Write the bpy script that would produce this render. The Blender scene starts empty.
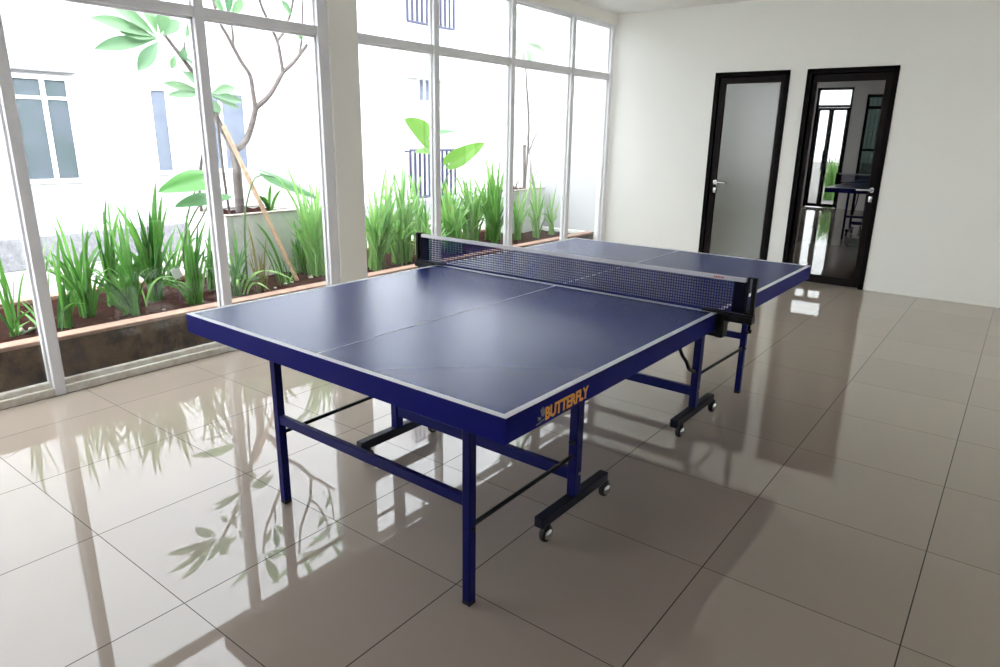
import bpy, bmesh, math, random
from mathutils import Vector, Matrix
random.seed(11)
C = bpy.context.scene.collection
sc = bpy.context.scene
PI = math.pi

# tuned look
FLOOR_RGB, FLOOR_ROUGH, FLOOR_IOR = (170, 157, 145), .012, 1.72
WALL_RGB = (238, 237, 233)
OUT_RGB, OUT_H = (184, 184, 187), 8.5
FROST_RGB, DOOR_IOR = (70, 71, 57), 2.4
TOP_RGB, TOP_ROUGH, TOP_IOR = (8, 33, 114), .27, 1.5
APRON_RGB, LEG_RGB = (6, 11, 106), (5, 9, 80)
SKY, SKY_RGB, EXPO = 6.5, (.95, .98, 1.0), 0.97
RW = (2.0, 4.7, .7, 2.4)     # added daylight opening in the unseen right wall: y0, y1, z0, z1

# ------------------------------------------------------------------ materials
def lin(c):
    return tuple(((v/255)/12.92 if v/255 <= .04045 else ((v/255+.055)/1.055)**2.4) for v in c)

def mat(name, rgb, rough=.5, metal=0., ior=1.5, spec=.5, bump=None, vary=None, coat=0.):
    """Principled; rgb is 0-255 sRGB. vary=(rgb2, scale, detail) mixes a second colour by noise; bump=(scale, strength)."""
    m = bpy.data.materials.new(name); m.use_nodes = True
    nt = m.node_tree; b = nt.nodes['Principled BSDF']
    b.inputs['Base Color'].default_value = (*lin(rgb), 1)
    b.inputs['Roughness'].default_value = rough
    b.inputs['Metallic'].default_value = metal
    b.inputs['IOR'].default_value = ior
    b.inputs['Specular IOR Level'].default_value = spec
    b.inputs['Coat Weight'].default_value = coat
    tc = nt.nodes.new('ShaderNodeTexCoord')
    if vary:
        n = nt.nodes.new('ShaderNodeTexNoise'); n.inputs['Scale'].default_value = vary[1]; n.inputs['Detail'].default_value = vary[2]
        n.inputs['Roughness'].default_value = .65
        r = nt.nodes.new('ShaderNodeValToRGB'); r.color_ramp.elements[0].position = .36; r.color_ramp.elements[1].position = .64
        r.color_ramp.elements[0].color = (*lin(rgb), 1); r.color_ramp.elements[1].color = (*lin(vary[0]), 1)
        nt.links.new(tc.outputs['Object'], n.inputs['Vector']); nt.links.new(n.outputs['Fac'], r.inputs['Fac'])
        nt.links.new(r.outputs['Color'], b.inputs['Base Color'])
    if bump:
        n = nt.nodes.new('ShaderNodeTexNoise'); n.inputs['Scale'].default_value = bump[0]; n.inputs['Detail'].default_value = 6
        bp = nt.nodes.new('ShaderNodeBump'); bp.inputs['Strength'].default_value = bump[1]; bp.inputs['Distance'].default_value = .01
        nt.links.new(tc.outputs['Object'], n.inputs['Vector']); nt.links.new(n.outputs['Fac'], bp.inputs['Height'])
        nt.links.new(bp.outputs['Normal'], b.inputs['Normal'])
    return m

def leaf_mat(name, a, b_, transl=.35, rough=.4):
    m = bpy.data.materials.new(name); m.use_nodes = True
    nt = m.node_tree; p = nt.nodes['Principled BSDF']; out = nt.nodes['Material Output']
    g = nt.nodes.new('ShaderNodeNewGeometry'); r = nt.nodes.new('ShaderNodeValToRGB')
    r.color_ramp.elements[0].color = (*lin(a), 1); r.color_ramp.elements[1].color = (*lin(b_), 1)
    nt.links.new(g.outputs['Random Per Island'], r.inputs['Fac'])
    nt.links.new(r.outputs['Color'], p.inputs['Base Color']); p.inputs['Roughness'].default_value = rough
    t = nt.nodes.new('ShaderNodeBsdfTranslucent'); nt.links.new(r.outputs['Color'], t.inputs['Color'])
    mx = nt.nodes.new('ShaderNodeMixShader'); mx.inputs['Fac'].default_value = transl
    nt.links.new(p.outputs[0], mx.inputs[1]); nt.links.new(t.outputs[0], mx.inputs[2]); nt.links.new(mx.outputs[0], out.inputs[0])
    return m

def glass_mat(name, tint=(.97, .98, .98), ior=1.5):
    m = bpy.data.materials.new(name); m.use_nodes = True
    nt = m.node_tree; out = nt.nodes['Material Output']; nt.nodes.remove(nt.nodes['Principled BSDF'])
    fr = nt.nodes.new('ShaderNodeFresnel'); ge = nt.nodes.new('ShaderNodeNewGeometry')   # both faces of the pane reflect like the air side
    mr = nt.nodes.new('ShaderNodeMapRange'); mr.inputs['To Min'].default_value = ior; mr.inputs['To Max'].default_value = 1/ior
    nt.links.new(ge.outputs['Backfacing'], mr.inputs['Value']); nt.links.new(mr.outputs[0], fr.inputs['IOR'])
    t = nt.nodes.new('ShaderNodeBsdfTransparent'); t.inputs['Color'].default_value = (*tint, 1)
    g = nt.nodes.new('ShaderNodeBsdfGlossy'); g.inputs['Roughness'].default_value = .005
    mx = nt.nodes.new('ShaderNodeMixShader')
    nt.links.new(fr.outputs[0], mx.inputs['Fac']); nt.links.new(t.outputs[0], mx.inputs[1]); nt.links.new(g.outputs[0], mx.inputs[2])
    nt.links.new(mx.outputs[0], out.inputs[0])
    return m

def floor_mat():
    m = mat('polished_tile', FLOOR_RGB, rough=FLOOR_ROUGH, ior=FLOOR_IOR)
    nt = m.node_tree; b = nt.nodes['Principled BSDF']
    geo = nt.nodes.new('ShaderNodeNewGeometry'); sep = nt.nodes.new('ShaderNodeSeparateXYZ')
    nt.links.new(geo.outputs['Position'], sep.inputs[0])
    def M(op, a, bv=None):
        n = nt.nodes.new('ShaderNodeMath'); n.operation = op
        for i, v in enumerate((a, bv)):
            if v is None: continue
            if isinstance(v, (int, float)): n.inputs[i].default_value = v
            else: nt.links.new(v, n.inputs[i])
        return n.outputs[0]
    S = .6027; lines = []; cells = []
    for ax, o in (('X', 1.5925), ('Y', -1.0018)):
        u = M('DIVIDE', M('SUBTRACT', sep.outputs[ax], o - 20*S), S)
        f = M('FRACT', u); d = M('MINIMUM', f, M('SUBTRACT', 1.0, f))
        lines.append(M('LESS_THAN', d, (.0019 if ax == 'X' else .0014)/S)); cells.append(M('FLOOR', u))
    grout = M('MAXIMUM', *lines)
    cmb = nt.nodes.new('ShaderNodeCombineXYZ'); nt.links.new(cells[0], cmb.inputs[0]); nt.links.new(cells[1], cmb.inputs[1])
    wn = nt.nodes.new('ShaderNodeTexWhiteNoise'); nt.links.new(cmb.outputs[0], wn.inputs['Vector'])
    noi = nt.nodes.new('ShaderNodeTexNoise'); noi.inputs['Scale'].default_value = 3.0; noi.inputs['Detail'].default_value = 5
    nt.links.new(geo.outputs['Position'], noi.inputs['Vector'])
    v = M('ADD', M('MULTIPLY', wn.outputs['Value'], .5), M('MULTIPLY', noi.outputs['Fac'], .5))
    mx = nt.nodes.new('ShaderNodeMix'); mx.data_type = 'RGBA'
    mx.inputs['A'].default_value = (*[c*.95 for c in lin(FLOOR_RGB)], 1); mx.inputs['B'].default_value = (*[c*1.05 for c in lin(FLOOR_RGB)], 1)
    nt.links.new(v, mx.inputs['Factor'])
    m2 = nt.nodes.new('ShaderNodeMix'); m2.data_type = 'RGBA'; m2.inputs['B'].default_value = (*lin((38, 34, 32)), 1)
    nt.links.new(grout, m2.inputs['Factor']); nt.links.new(mx.outputs['Result'], m2.inputs['A'])
    nt.links.new(m2.outputs['Result'], b.inputs['Base Color'])
    r = M('ADD', M('MULTIPLY', grout, .5), FLOOR_ROUGH); nt.links.new(r, b.inputs['Roughness'])
    sp = M('SUBTRACT', .5, M('MULTIPLY', grout, .35)); nt.links.new(sp, b.inputs['Specular IOR Level'])
    return m

# ------------------------------------------------------------------ mesh helper
class MB:
    def __init__(s, o=(0, 0, 0)): s.v = []; s.f = []; s.o = Vector(o); s.sm = []
    def add(s, vs, fs, smooth=False):
        n = len(s.v); s.v += [Vector(v) for v in vs]; s.f += [tuple(n+i for i in f) for f in fs]; s.sm += [smooth]*len(fs)
    def box(s, a, b, bev=0., M=None):
        """box between corners a, b with chamfered edges"""
        a, b = Vector(a), Vector(b); c = (a+b)/2; d = (b-a)
        bm = bmesh.new(); bmesh.ops.create_cube(bm, size=1)
        for v in bm.verts: v.co = Vector((v.co.x*abs(d.x), v.co.y*abs(d.y), v.co.z*abs(d.z)))
        if bev > 0: bmesh.ops.bevel(bm, geom=bm.edges[:], offset=min(bev, .45*min(abs(x) for x in d)), segments=2, affect='EDGES', profile=.5)
        bm.verts.index_update()
        vs = [(M @ v.co if M else v.co) + c for v in bm.verts]; fs = [[v.index for v in f.verts] for f in bm.faces]
        s.add(vs, fs); bm.free()
    def bar(s, p, q, w, h, bev=.002, up=(0, 0, 1)):
        """rectangular bar from p to q, w across, h along up"""
        p, q = Vector(p), Vector(q); d = q-p; L = d.length; d.normalize(); u = Vector(up); x = d.cross(u).normalized(); u = x.cross(d)
        M = Matrix((x, d, u)).transposed(); c = (p+q)/2
        s.box(c-Vector((w/2, L/2, h/2)), c+Vector((w/2, L/2, h/2)), bev, M)
    def tube(s, pts, r, n=8, cap=True):
        pts = [Vector(p) for p in pts]; rs = r if isinstance(r, (list, tuple)) else [r]*len(pts)
        ref = Vector((.31, .17, .93)); vs = []; fs = []
        for i, p in enumerate(pts):
            t = (pts[min(i+1, len(pts)-1)]-pts[max(i-1, 0)]).normalized()
            x = t.cross(ref)
            if x.length < .05: x = t.cross(Vector((1, 0, 0)))
            x.normalize(); y = t.cross(x)
            for k in range(n):
                a = 2*PI*k/n; vs.append(p+(x*math.cos(a)+y*math.sin(a))*rs[i])
        for i in range(len(pts)-1):
            for k in range(n): fs.append((i*n+k, i*n+(k+1) % n, (i+1)*n+(k+1) % n, (i+1)*n+k))
        if cap: fs += [tuple(range(n))[::-1], tuple((len(pts)-1)*n+k for k in range(n))]
        s.add(vs, fs, True)
    def lathe(s, prof, c, axis='Z', n=20):
        """prof: (radius, height) pairs"""
        vs = []; fs = []; c = Vector(c)
        for r, h in prof:
            for k in range(n):
                a = 2*PI*k/n; x, y = r*math.cos(a), r*math.sin(a)
                vs.append(c + Vector({'Z': (x, y, h), 'X': (h, x, y), 'Y': (x, h, y)}[axis]))
        for i in range(len(prof)-1):
            for k in range(n): fs.append((i*n+k, i*n+(k+1) % n, (i+1)*n+(k+1) % n, (i+1)*n+k))
        fs += [tuple(range(n))[::-1], tuple((len(prof)-1)*n+k for k in range(n))]
        s.add(vs, fs, True)
    def grid(s, rows, smooth=True):
        n = len(rows[0]); vs = [p for r in rows for p in r]
        fs = [(i*n+k, i*n+k+1, (i+1)*n+k+1, (i+1)*n+k) for i in range(len(rows)-1) for k in range(n-1)]
        s.add(vs, fs, smooth)
    def build(s, name, m, parent=None, recalc=True, angle=None):
        me = bpy.data.meshes.new(name); me.from_pydata([v-s.o for v in s.v], [], s.f)
        for p, sm in zip(me.polygons, s.sm): p.use_smooth = sm
        if recalc:
            bm = bmesh.new(); bm.from_mesh(me); bmesh.ops.recalc_face_normals(bm, faces=bm.faces[:]); bm.to_mesh(me); bm.free()
        me.materials.append(m)
        if any(s.sm) and recalc: me.set_sharp_from_angle(angle=math.radians(angle or 40))
        ob = bpy.data.objects.new(name, me); C.objects.link(ob)
        if parent: ob.parent = parent
        else: ob.location = s.o
        return ob

def tag(o, label, cat, group=None, kind=None):
    o['label'] = label; o['category'] = cat
    if group: o['group'] = group
    if kind: o['kind'] = kind
    return o
def thing(name, label, cat, loc=(0, 0, 0), rz=0, group=None):
    o = bpy.data.objects.new(name, None); C.objects.link(o); o.empty_display_size = .1
    o.location = loc; o.rotation_euler = (0, 0, rz); return tag(o, label, cat, group)
def struct(o, label=None, cat=None):
    o['kind'] = 'structure'
    if label: o['label'] = label
    if cat: o['category'] = cat
    return o

def smooth_path(pts, k=4):
    P = [Vector(p) for p in pts]; out = []
    for i in range(len(P)-1):
        a, b, c, d = P[max(i-1, 0)], P[i], P[i+1], P[min(i+2, len(P)-1)]
        for j in range(k):
            t = j/k
            out.append(.5*((2*b)+(c-a)*t+(2*a-5*b+4*c-d)*t*t+(3*b-a-3*c+d)*t**3))
    out.append(P[-1]); return out

# ------------------------------------------------------------------ leaves
def blade(mb, base, tip, w, arch=0., cut=False, yaw=None):
    """strap leaf: folded ribbon from base to tip, curving as it rises"""
    base, tip = Vector(base), Vector(tip); L = (tip-base).length
    flat = Vector((tip.x-base.x, tip.y-base.y, 0))
    ctrl = base + Vector((0, 0, (tip.z-base.z)*.62 + arch*L)) + flat*.22
    yaw = random.uniform(0, PI) if yaw is None else yaw
    n = 9; rows = []
    for i in range(n+1):
        t = i/n
        p = base*(1-t)**2 + ctrl*2*t*(1-t) + tip*t*t
        d = (ctrl-base)*(1-t)*2 + (tip-ctrl)*2*t; d.normalize()
        side = Vector((math.cos(yaw), math.sin(yaw), 0)); side -= d*side.dot(d); side.normalize(); nrm = d.cross(side)
        ww = w*(.62+.38*min(1, t*3)) * (1 if cut else (1-max(0, (t-.5)/.5)**2.4))
        ww = max(ww, .0008)
        rows.append([p-side*ww/2+nrm*ww*.16, p, p+side*ww/2+nrm*ww*.16])
    mb.grid(rows)

def oval_leaf(mb, base, tip, w, normal=(0, 0, 1), droop=.1, fold=.15, peak=.6):
    """broad leaf with a midrib, widest at `peak` of its length"""
    base, tip = Vector(base), Vector(tip); d = tip-base; L = d.length; dn = d.normalized()
    nv = Vector(normal); side = dn.cross(nv)
    if side.length < .05: side = dn.cross(Vector((1, .3, 0)))
    side.normalize(); up = side.cross(dn); rows = []
    n = 10
    for i in range(n+1):
        t = i/n
        ww = math.sin(PI*t**(math.log(.5)/math.log(peak)))**.8 if 0 < t < 1 else .0
        ww = max(ww*w/2, .004)
        c = base + d*t + up*(droop*L*4*t*(1-t)*.5)
        rows.append([c+side*ww*k + up*abs(k)*ww*fold*2 for k in (-1, -.55, 0, .55, 1)])
    mb.grid(rows)

def heart_leaf(mb, stalk, tip, w, normal, cup=.18, droop=.05):
    """taro leaf: heart outline with two back lobes, cupped along the midrib"""
    stalk, tip = Vector(stalk), Vector(tip); d = tip-stalk; L = d.length; dn = d.normalized()
    nv = Vector(normal); side = dn.cross(nv).normalized(); up = side.cross(dn)
    rows = []; N = 14
    for i in range(N+1):
        t = -.28 + 1.28*i/N
        if t < 0: hw = .5*math.sqrt(max(0, 1-(t/.29)**2))*.9+.02
        else: hw = .5*(1-t**1.6)**.75 + .004
        row = []
        for k in (-1, -.7, -.35, 0, .35, .7, 1):
            ay = abs(k)*hw*w
            back = .0
            tt = t
            if t < 0 and abs(k) < .3: tt = t*.25
            row.append(stalk+dn*L*tt + side*(k*hw*w) + up*(ay*cup*2*(1-.5*abs(k))) - up*(droop*L*max(0, tt)**2*2))
        rows.append(row)
    mb.grid(rows)
# ------------------------------------------------------------------ materials used
M = {}
M['floor'] = floor_mat()
M['wall'] = mat('painted_wall', WALL_RGB, rough=.6, bump=(60, .04))
M['ceiling'] = mat('ceiling_paint', (226, 226, 224), rough=.8)
M['alu'] = mat('white_aluminium', (236, 236, 240), rough=.4, vary=((228, 228, 233), 3, 4))
M['sill'] = mat('weathered_sill', (232, 229, 222), rough=.5, vary=((206, 198, 186), 14, 6))
M['glass'] = glass_mat('clear_glass')
M['column'] = mat('column_paint', (243, 241, 235), rough=.6, bump=(60, .04))
M['outwall'] = mat('outside_render', OUT_RGB, rough=.8, bump=(30, .05))
M['plinth'] = mat('rough_plinth', (108, 108, 113), rough=.9, bump=(40, .8), vary=((132, 132, 137), 18, 8))
M['paving'] = mat('pale_paving', (140, 138, 136), rough=.8, vary=((160, 158, 154), 4, 5))
M['curb'] = mat('damp_concrete', (38, 27, 19), rough=.85, spec=.2, bump=(35, .6), vary=((108, 86, 66), 8, 10))
M['cap'] = mat('curb_cap', (160, 128, 112), rough=.8, bump=(40, .3), vary=((136, 108, 92), 16, 6))
M['soil'] = mat('red_soil', (26, 12, 9), rough=.95, spec=.05, bump=(55, 1.), vary=((56, 30, 23), 28, 9))
M['box'] = mat('planter_concrete', (222, 224, 221), rough=.8, bump=(40, .2), vary=((204, 206, 202), 5, 7))
M['boxrim'] = mat('planter_rim', (186, 178, 170), rough=.8, vary=((158, 150, 142), 15, 6))
M['reed'] = leaf_mat('strap_leaf', (36, 94, 30), (104, 160, 70), .45)
M['reed_pale'] = leaf_mat('strap_leaf_pale', (104, 160, 84), (160, 202, 122), .45)
M['reed_dry'] = leaf_mat('strap_leaf_dry', (96, 98, 48), (140, 126, 76))
M['taro'] = leaf_mat('taro_leaf', (58, 118, 66), (84, 144, 78), .4)
M['taro_light'] = leaf_mat('taro_leaf_light', (104, 158, 62), (122, 172, 76), .5)
M['taro_mid'] = leaf_mat('taro_leaf_mid', (70, 138, 58), (92, 156, 74), .4)
M['base'] = mat('dark_navy_paint', (5, 6, 34), rough=.4, spec=.2)
M['sleeve'] = mat('net_sleeve_cloth', (9, 11, 34), rough=.8, spec=.1)
M['stalk'] = mat('green_stalk', (88, 112, 70), rough=.5)
M['frangipani'] = leaf_mat('frangipani_leaf', (80, 122, 88), (112, 150, 104), .4)
M['frangipani_hazed'] = leaf_mat('frangipani_leaf_hazed', (150, 172, 148), (170, 188, 164), .5)  # leaf green paled in the colour to imitate overexposure haze
M['bark'] = mat('frangipani_bark', (112, 102, 100), rough=.8, bump=(70, .4), vary=((84, 76, 76), 20, 6))
M['barktwig'] = mat('dry_twig', (120, 112, 108), rough=.8)
M['bamboo'] = mat('bamboo', (176, 148, 120), rough=.6, vary=((150, 122, 98), 30, 5))
M['darkstick'] = mat('dark_stick', (72, 60, 56), rough=.8)
M['stone'] = mat('pale_stone', (190, 182, 170), rough=.8, vary=((150, 142, 132), 30, 5))
M['paper'] = mat('white_paper', (232, 232, 232), rough=.7)
M['winglass'] = mat('blue_window_glass', (86, 92, 102), rough=.1, spec=.25, vary=((72, 84, 86), 3, 6))
M['palewinglass'] = mat('pale_window_glass', (94, 102, 118), rough=.6, spec=.2, vary=((80, 88, 106), 5, 5))
M['rail'] = mat('navy_iron', (22, 27, 62), rough=.5)
M['doorframe'] = mat('dark_door_wood', (7, 5, 5), rough=.45, spec=.05, vary=((15, 9, 9), 10, 6))
M['doorleaf'] = mat('mahogany_door_wood', (13, 6, 7), rough=.38, spec=.09, vary=((26, 11, 12), 9, 6))
M['frosted'] = mat('frosted_glass', FROST_RGB, rough=.24, ior=1.95)
M['doorglass'] = mat('dark_door_glass', (6, 6, 7), rough=.015, ior=DOOR_IOR)
M['chrome'] = mat('brushed_steel', (200, 200, 202), rough=.22, metal=1)
M['topblue'] = mat('navy_table_top', TOP_RGB, rough=TOP_ROUGH, ior=TOP_IOR); M['topblue'].node_tree.nodes['Principled BSDF'].inputs['Specular Tint'].default_value = (.42, .63, 1, 1)
M['tablepaint'] = mat('navy_frame_paint', APRON_RGB, rough=.55, spec=.1)
M['legpaint'] = mat('blue_leg_paint', LEG_RGB, rough=.42, spec=.14)
M['blackmetal'] = mat('black_metal', (6, 7, 11), rough=.45, spec=.2)
M['line'] = mat('white_line', (238, 240, 246), rough=.4)
M['orange'] = mat('orange_print', (250, 178, 78), rough=.6)
M['silver'] = mat('silver_print', (136, 138, 148), rough=.6)
M['netcord'] = mat('navy_net_cord', (26, 33, 92), rough=.8, spec=.2)
M['tape'] = mat('white_net_tape', (208, 206, 212), rough=.7)
M['red'] = mat('red_print', (190, 60, 50), rough=.6)
M['rubber'] = mat('black_rubber', (16, 16, 17), rough=.6)

M['diffuser'] = leaf_mat('white_diffuser', (225, 225, 222), (225, 225, 222), .75, .8)  # translucent sheet for the added right-wall window
M['tinted'] = glass_mat('tinted_glass', (.14, .17, .16))

# ------------------------------------------------------------------ the room (windows in plane x = 0, doors in plane y = 5)
RX, RY0, RY1, CEIL = 6.8, -3.75, 5.0, 2.757
b = MB(); b.box((-.10, RY0-.2, -.12), (RX+.15, RY1+.15, 0)); struct(b.build('floor', M['floor']), 'glossy beige polished porcelain tile floor of the room', 'floor')
b = MB(); b.box((-.15, RY0-.2, CEIL), (RX+.15, RY1+.15, CEIL+.2)); struct(b.build('ceiling', M['ceiling']), 'plain white painted ceiling above the room', 'ceiling')
D1, D2, DH = (1.209, 1.969), (2.128, 2.926), 2.09
b = MB()
for x0, x1, z0 in ((-.15, D1[0], 0), (D1[1], D2[0], 0), (D2[1], RX+.15, 0)): b.box((x0, RY1, z0), (x1, RY1+.15, CEIL))
for d in (D1, D2): b.box((d[0], RY1, DH), (d[1], RY1+.15, CEIL))
struct(b.build('wall_back', M['wall']), 'white back wall with the two dark framed doors', 'wall')
b = MB()
b.box((RX, RY0, 0), (RX+.15, RW[0], CEIL)); b.box((RX, RW[1], 0), (RX+.15, RY1, CEIL)); b.box((RX, RW[0], 0), (RX+.15, RW[1], RW[2])); b.box((RX, RW[0], RW[3]), (RX+.15, RW[1], CEIL))
struct(b.build('wall_right', M['wall']), 'plain white right wall of the room', 'wall')
GD, GW = (.08, .80), (1.06, 1.40)
b = MB()
b.box((-.15, RY0-.15, 0), (GD[0], RY0, CEIL)); b.box((GD[1], RY0-.15, 0), (GW[0], RY0, CEIL)); b.box((GW[1], RY0-.15, 0), (RX+.15, RY0, CEIL))
b.box((GD[0], RY0-.15, 2.5), (GD[1], RY0, CEIL)); b.box((GW[0], RY0-.15, 2.35), (GW[1], RY0, CEIL)); b.box((GW[0], RY0-.15, 0), (GW[1], RY0, .6))
struct(b.build('wall_front', M['wall']), 'white wall behind the viewer with a glass entrance', 'wall')
b = MB(); b.box((-.15, RY0, 2.645), (0, RY1, CEIL)); struct(b.build('wall_left', M['column']), 'plain beam running over the big windows', 'wall')
b = MB(); b.box((-.13, .868, 0), (.012, 1.130, 2.645), .004); struct(b.build('column', M['column']), 'square painted column between the two window groups', 'column')

# ------------------------------------------------------------------ windows
def window(name, y0, y1, muls, label):
    r = bpy.data.objects.new(name, None); C.objects.link(r); struct(r, label, 'window')
    def frame_box(nm, a, c, bev=.004, m='alu'):
        q = MB(); q.box(a, c, bev); return struct(q.build(nm, M[m], r))
    wd = lambda y: .086 if y == .868 else .055 if y == -1.095 else .062
    for y in muls:                         # y is the right-hand edge of each mullion's face
        q = MB(); q.box((-.058, y-wd(y), 0), (0, y, 2.645), .004); q.box((-.078, y-wd(y)+.012, 0), (-.056, y-.012, 2.645), .002)
        struct(q.build('mullion', M['alu'], r))
    edges = [y0] + sorted(muls) + [y1]
    for i in range(len(edges)-1):
        a = edges[i]; c = edges[i+1]-wd(edges[i+1]) if edges[i+1] in muls else edges[i+1]
        if c-a < .05: continue
        q = MB(); q.box((-.066, a, 2.062), (-.006, c, 2.122), .004); struct(q.build('transom', M['alu'], r))
        q = MB(); q.box((-.066, a, 0), (-.002, c, .046), .006); q.box((-.066, a, .040), (-.026, c, .076), .006); struct(q.build('sill', M['sill'], r))
        q = MB(); q.box((-.066, a, 2.612), (-.012, c, 2.645), .004); struct(q.build('head_rail', M['alu'], r))
        for z0, z1 in ((.076, 2.062), (2.122, 2.612)):
            q = MB(); q.box((-.062, a-.002, z0-.002), (-.056, c+.002, z1+.002)); struct(q.build('glass_pane', M['glass'], r))
            q = MB(); t = .012
            q.box((-.055, a, z0), (-.030, a+t, z1)); q.box((-.055, c-t, z0), (-.030, c, z1)); q.box((-.055, a, z1-t), (-.030, c, z1))
            struct(q.build('glazing_bead', M['alu'], r))
    return r
window('window_1', RY0, .868, [-3.245, -2.170, -1.095, -.045, .868], 'floor to ceiling white framed window left of the column')
window('window_2', 1.130, RY1, [2.012, 3.074, 4.135, 4.972], 'floor to ceiling white framed window right of the column')

# ------------------------------------------------------------------ the two doors in the back wall
def lever(r, x, z, y, sgn):
    h = MB(); h.lathe([(.002, -.010), (.024, -.010), (.026, -.006), (.026, 0)], (x, y, z), 'Y')
    h.tube([(x, y-.008, z), (x, y-.048, z)], .009, 10); h.tube(smooth_path([(x, y-.048, z), (x+sgn*.03, y-.052, z), (x+sgn*.13, y-.050, z-.002)], 4), .009, 10)
    hd = h.build('door_handle', M['chrome'], r); hd['label'] = 'brushed steel lever handle'
    k = MB(); k.box((x-.018, y-.010, z-.115), (x+.018, y, z-.058), .008)
    k.tube([(x, y-.014, z-.08), (x, y-.008, z-.08)], .008, 10)
    k.build('keyhole_plate', M['chrome'], r)['label'] = 'steel oval keyhole plate'
def door(name, d, rec, hx, sgn, stl, str_, bot, top, gm, label):
    r = bpy.data.objects.new(name, None); C.objects.link(r); struct(r, label, 'door')
    x0, x1 = d; y = RY1; j = .048
    q = MB()
    q.box((x0, y-.012, 0), (x0+j, y+.13, DH), .003); q.box((x1-j, y-.012, 0), (x1, y+.13, DH), .003); q.box((x0, y-.012, DH-j), (x1, y+.13, DH), .003)
    q.box((x0+j, y+rec+.03, 0), (x1-j, y+.13, .012)); q.box((x0+j-.002, y+rec+.042, 0), (x0+j+.014, y+.13, DH-j)); q.box((x1-j-.014, y+rec+.042, 0), (x1-j+.002, y+.13, DH-j)); q.box((x0+j, y+rec+.042, DH-j-.014), (x1-j, y+.13, DH-j))
    struct(q.build('door_frame', M['doorframe'], r))
    a, c = x0+j+.003, x1-j-.003; yl = y+rec
    q = MB()
    q.box((a, yl, .008), (a+stl, yl+.04, DH-j-.003), .004); q.box((c-str_, yl, .008), (c, yl+.04, DH-j-.003), .004)
    q.box((a+stl-.002, yl, .008), (c-str_+.002, yl+.04, bot), .004); q.box((a+stl-.002, yl, DH-j-.003-top), (c-str_+.002, yl+.04, DH-j-.003), .004)
    struct(q.build('door_leaf', M['doorleaf'], r))
    q = MB(); q.box((a+stl-.006, yl+.016, bot-.006), (c-str_+.006, yl+.026, DH-j-top+.003)); struct(q.build('glass_pane', M[gm], r))
    q = MB()
    for z in (.25, 1.05, 1.85):
        xx = c+.004 if sgn > 0 else a-.004
        q.tube([(xx, yl-.004, z-.045), (xx, yl-.004, z+.045)], .006, 8)
    struct(q.build('hinge', M['blackmetal'], r))
    lever(r, hx, .968, yl, sgn)
    return r
door('door_1', D1, .012, 1.318, 1, .064, .036, .10, .062, 'frosted', 'dark framed door with frosted glass and left handle')
door('door_2', D2, .045, 2.853, -1, .040, .058, .085, .070, 'doorglass', 'dark mahogany door with clear reflective glass and right handle')

# ------------------------------------------------------------------ unseen right-wall window, added to light the back wall
r = bpy.data.objects.new('added_window', None); C.objects.link(r); struct(r, 'white framed window added in the unseen right wall to light the back wall', 'window')
q = MB(); a, c, z0, z1 = RW
for y0, y1, za, zb in ((a, a+.05, z0, z1), (c-.05, c, z0, z1), ((a+c)/2-.03, (a+c)/2+.03, z0, z1), (a, c, z0, z0+.05), (a, c, z1-.05, z1)): q.box((RX+.03, y0, za), (RX+.09, y1, zb), .003)
struct(q.build('window_frame', M['alu'], r))
q = MB(); q.box((RX+.057, a+.04, z0+.04), (RX+.063, c-.04, z1-.04)); struct(q.build('glass_pane', M['glass'], r))
q = MB(); q.box((RX+.012, a+.01, z0+.01), (RX+.014, c-.01, z1-.01)); struct(q.build('light_diffuser', M['diffuser'], r))  # unseen sheet added to spread and dim the extra daylight

# ------------------------------------------------------------------ glass entrance behind the viewer (seen mirrored in the door glass)
r = bpy.data.objects.new('door_3', None); C.objects.link(r); struct(r, 'dark framed double glass entrance door mirrored in the door glass', 'door')
q = MB(); yy = RY0-.04
for x0, x1, z0, z1 in ((GD[0], GD[0]+.05, 0, 2.5), (GD[1]-.05, GD[1], 0, 2.5), (GD[0], GD[1], 2.45, 2.5), (GD[0], GD[1], 2.10, 2.15)): q.box((x0, yy-.06, z0), (x1, yy, z1), .003)
struct(q.build('door_frame', M['doorframe'], r))
for x0, x1 in ((.132, .405), (.410, .748)):
    q = MB()
    for a, c, z0, z1 in ((x0, x0+.045, .01, 2.095), (x1-.045, x1, .01, 2.095), (x0, x1, .01, .08), (x0, x1, 2.04, 2.095)): q.box((a, yy-.05, z0), (c, yy-.01, z1), .003)
    struct(q.build('door_leaf', M['doorframe'], r))
    q = MB(); q.box((x0+.04, yy-.033, .07), (x1-.04, yy-.027, 2.05)); struct(q.build('glass_pane', M['glass'], r))
q = MB(); q.box((GD[0]+.045, yy-.033, 2.145), (GD[1]-.045, yy-.027, 2.455)); struct(q.build('glass_pane', M['glass'], r))
for x in (.365, .450):
    q = MB(); q.tube([(x, yy+.045, .80), (x, yy+.045, 1.22)], .011, 10)
    for z in (.88, 1.14): q.tube([(x, yy-.01, z), (x, yy+.045, z)], .008, 8)
    struct(q.build('pull_handle', M['blackmetal'], r))
r = bpy.data.objects.new('window_3', None); C.objects.link(r); struct(r, 'narrow grilled window mirrored in the door glass', 'window')
q = MB()
for a, c, z0, z1 in ((GW[0], GW[0]+.05, .6, 2.35), (GW[1]-.05, GW[1], .6, 2.35), (GW[0], GW[1], .6, .66), (GW[0], GW[1], 2.29, 2.35), (GW[0], GW[1], 2.06, 2.12), (GW[0], GW[1], 1.22, 1.27)): q.box((a, yy-.06, z0), (c, yy, z1), .003)
struct(q.build('window_frame', M['doorframe'], r))
q = MB()
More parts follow.
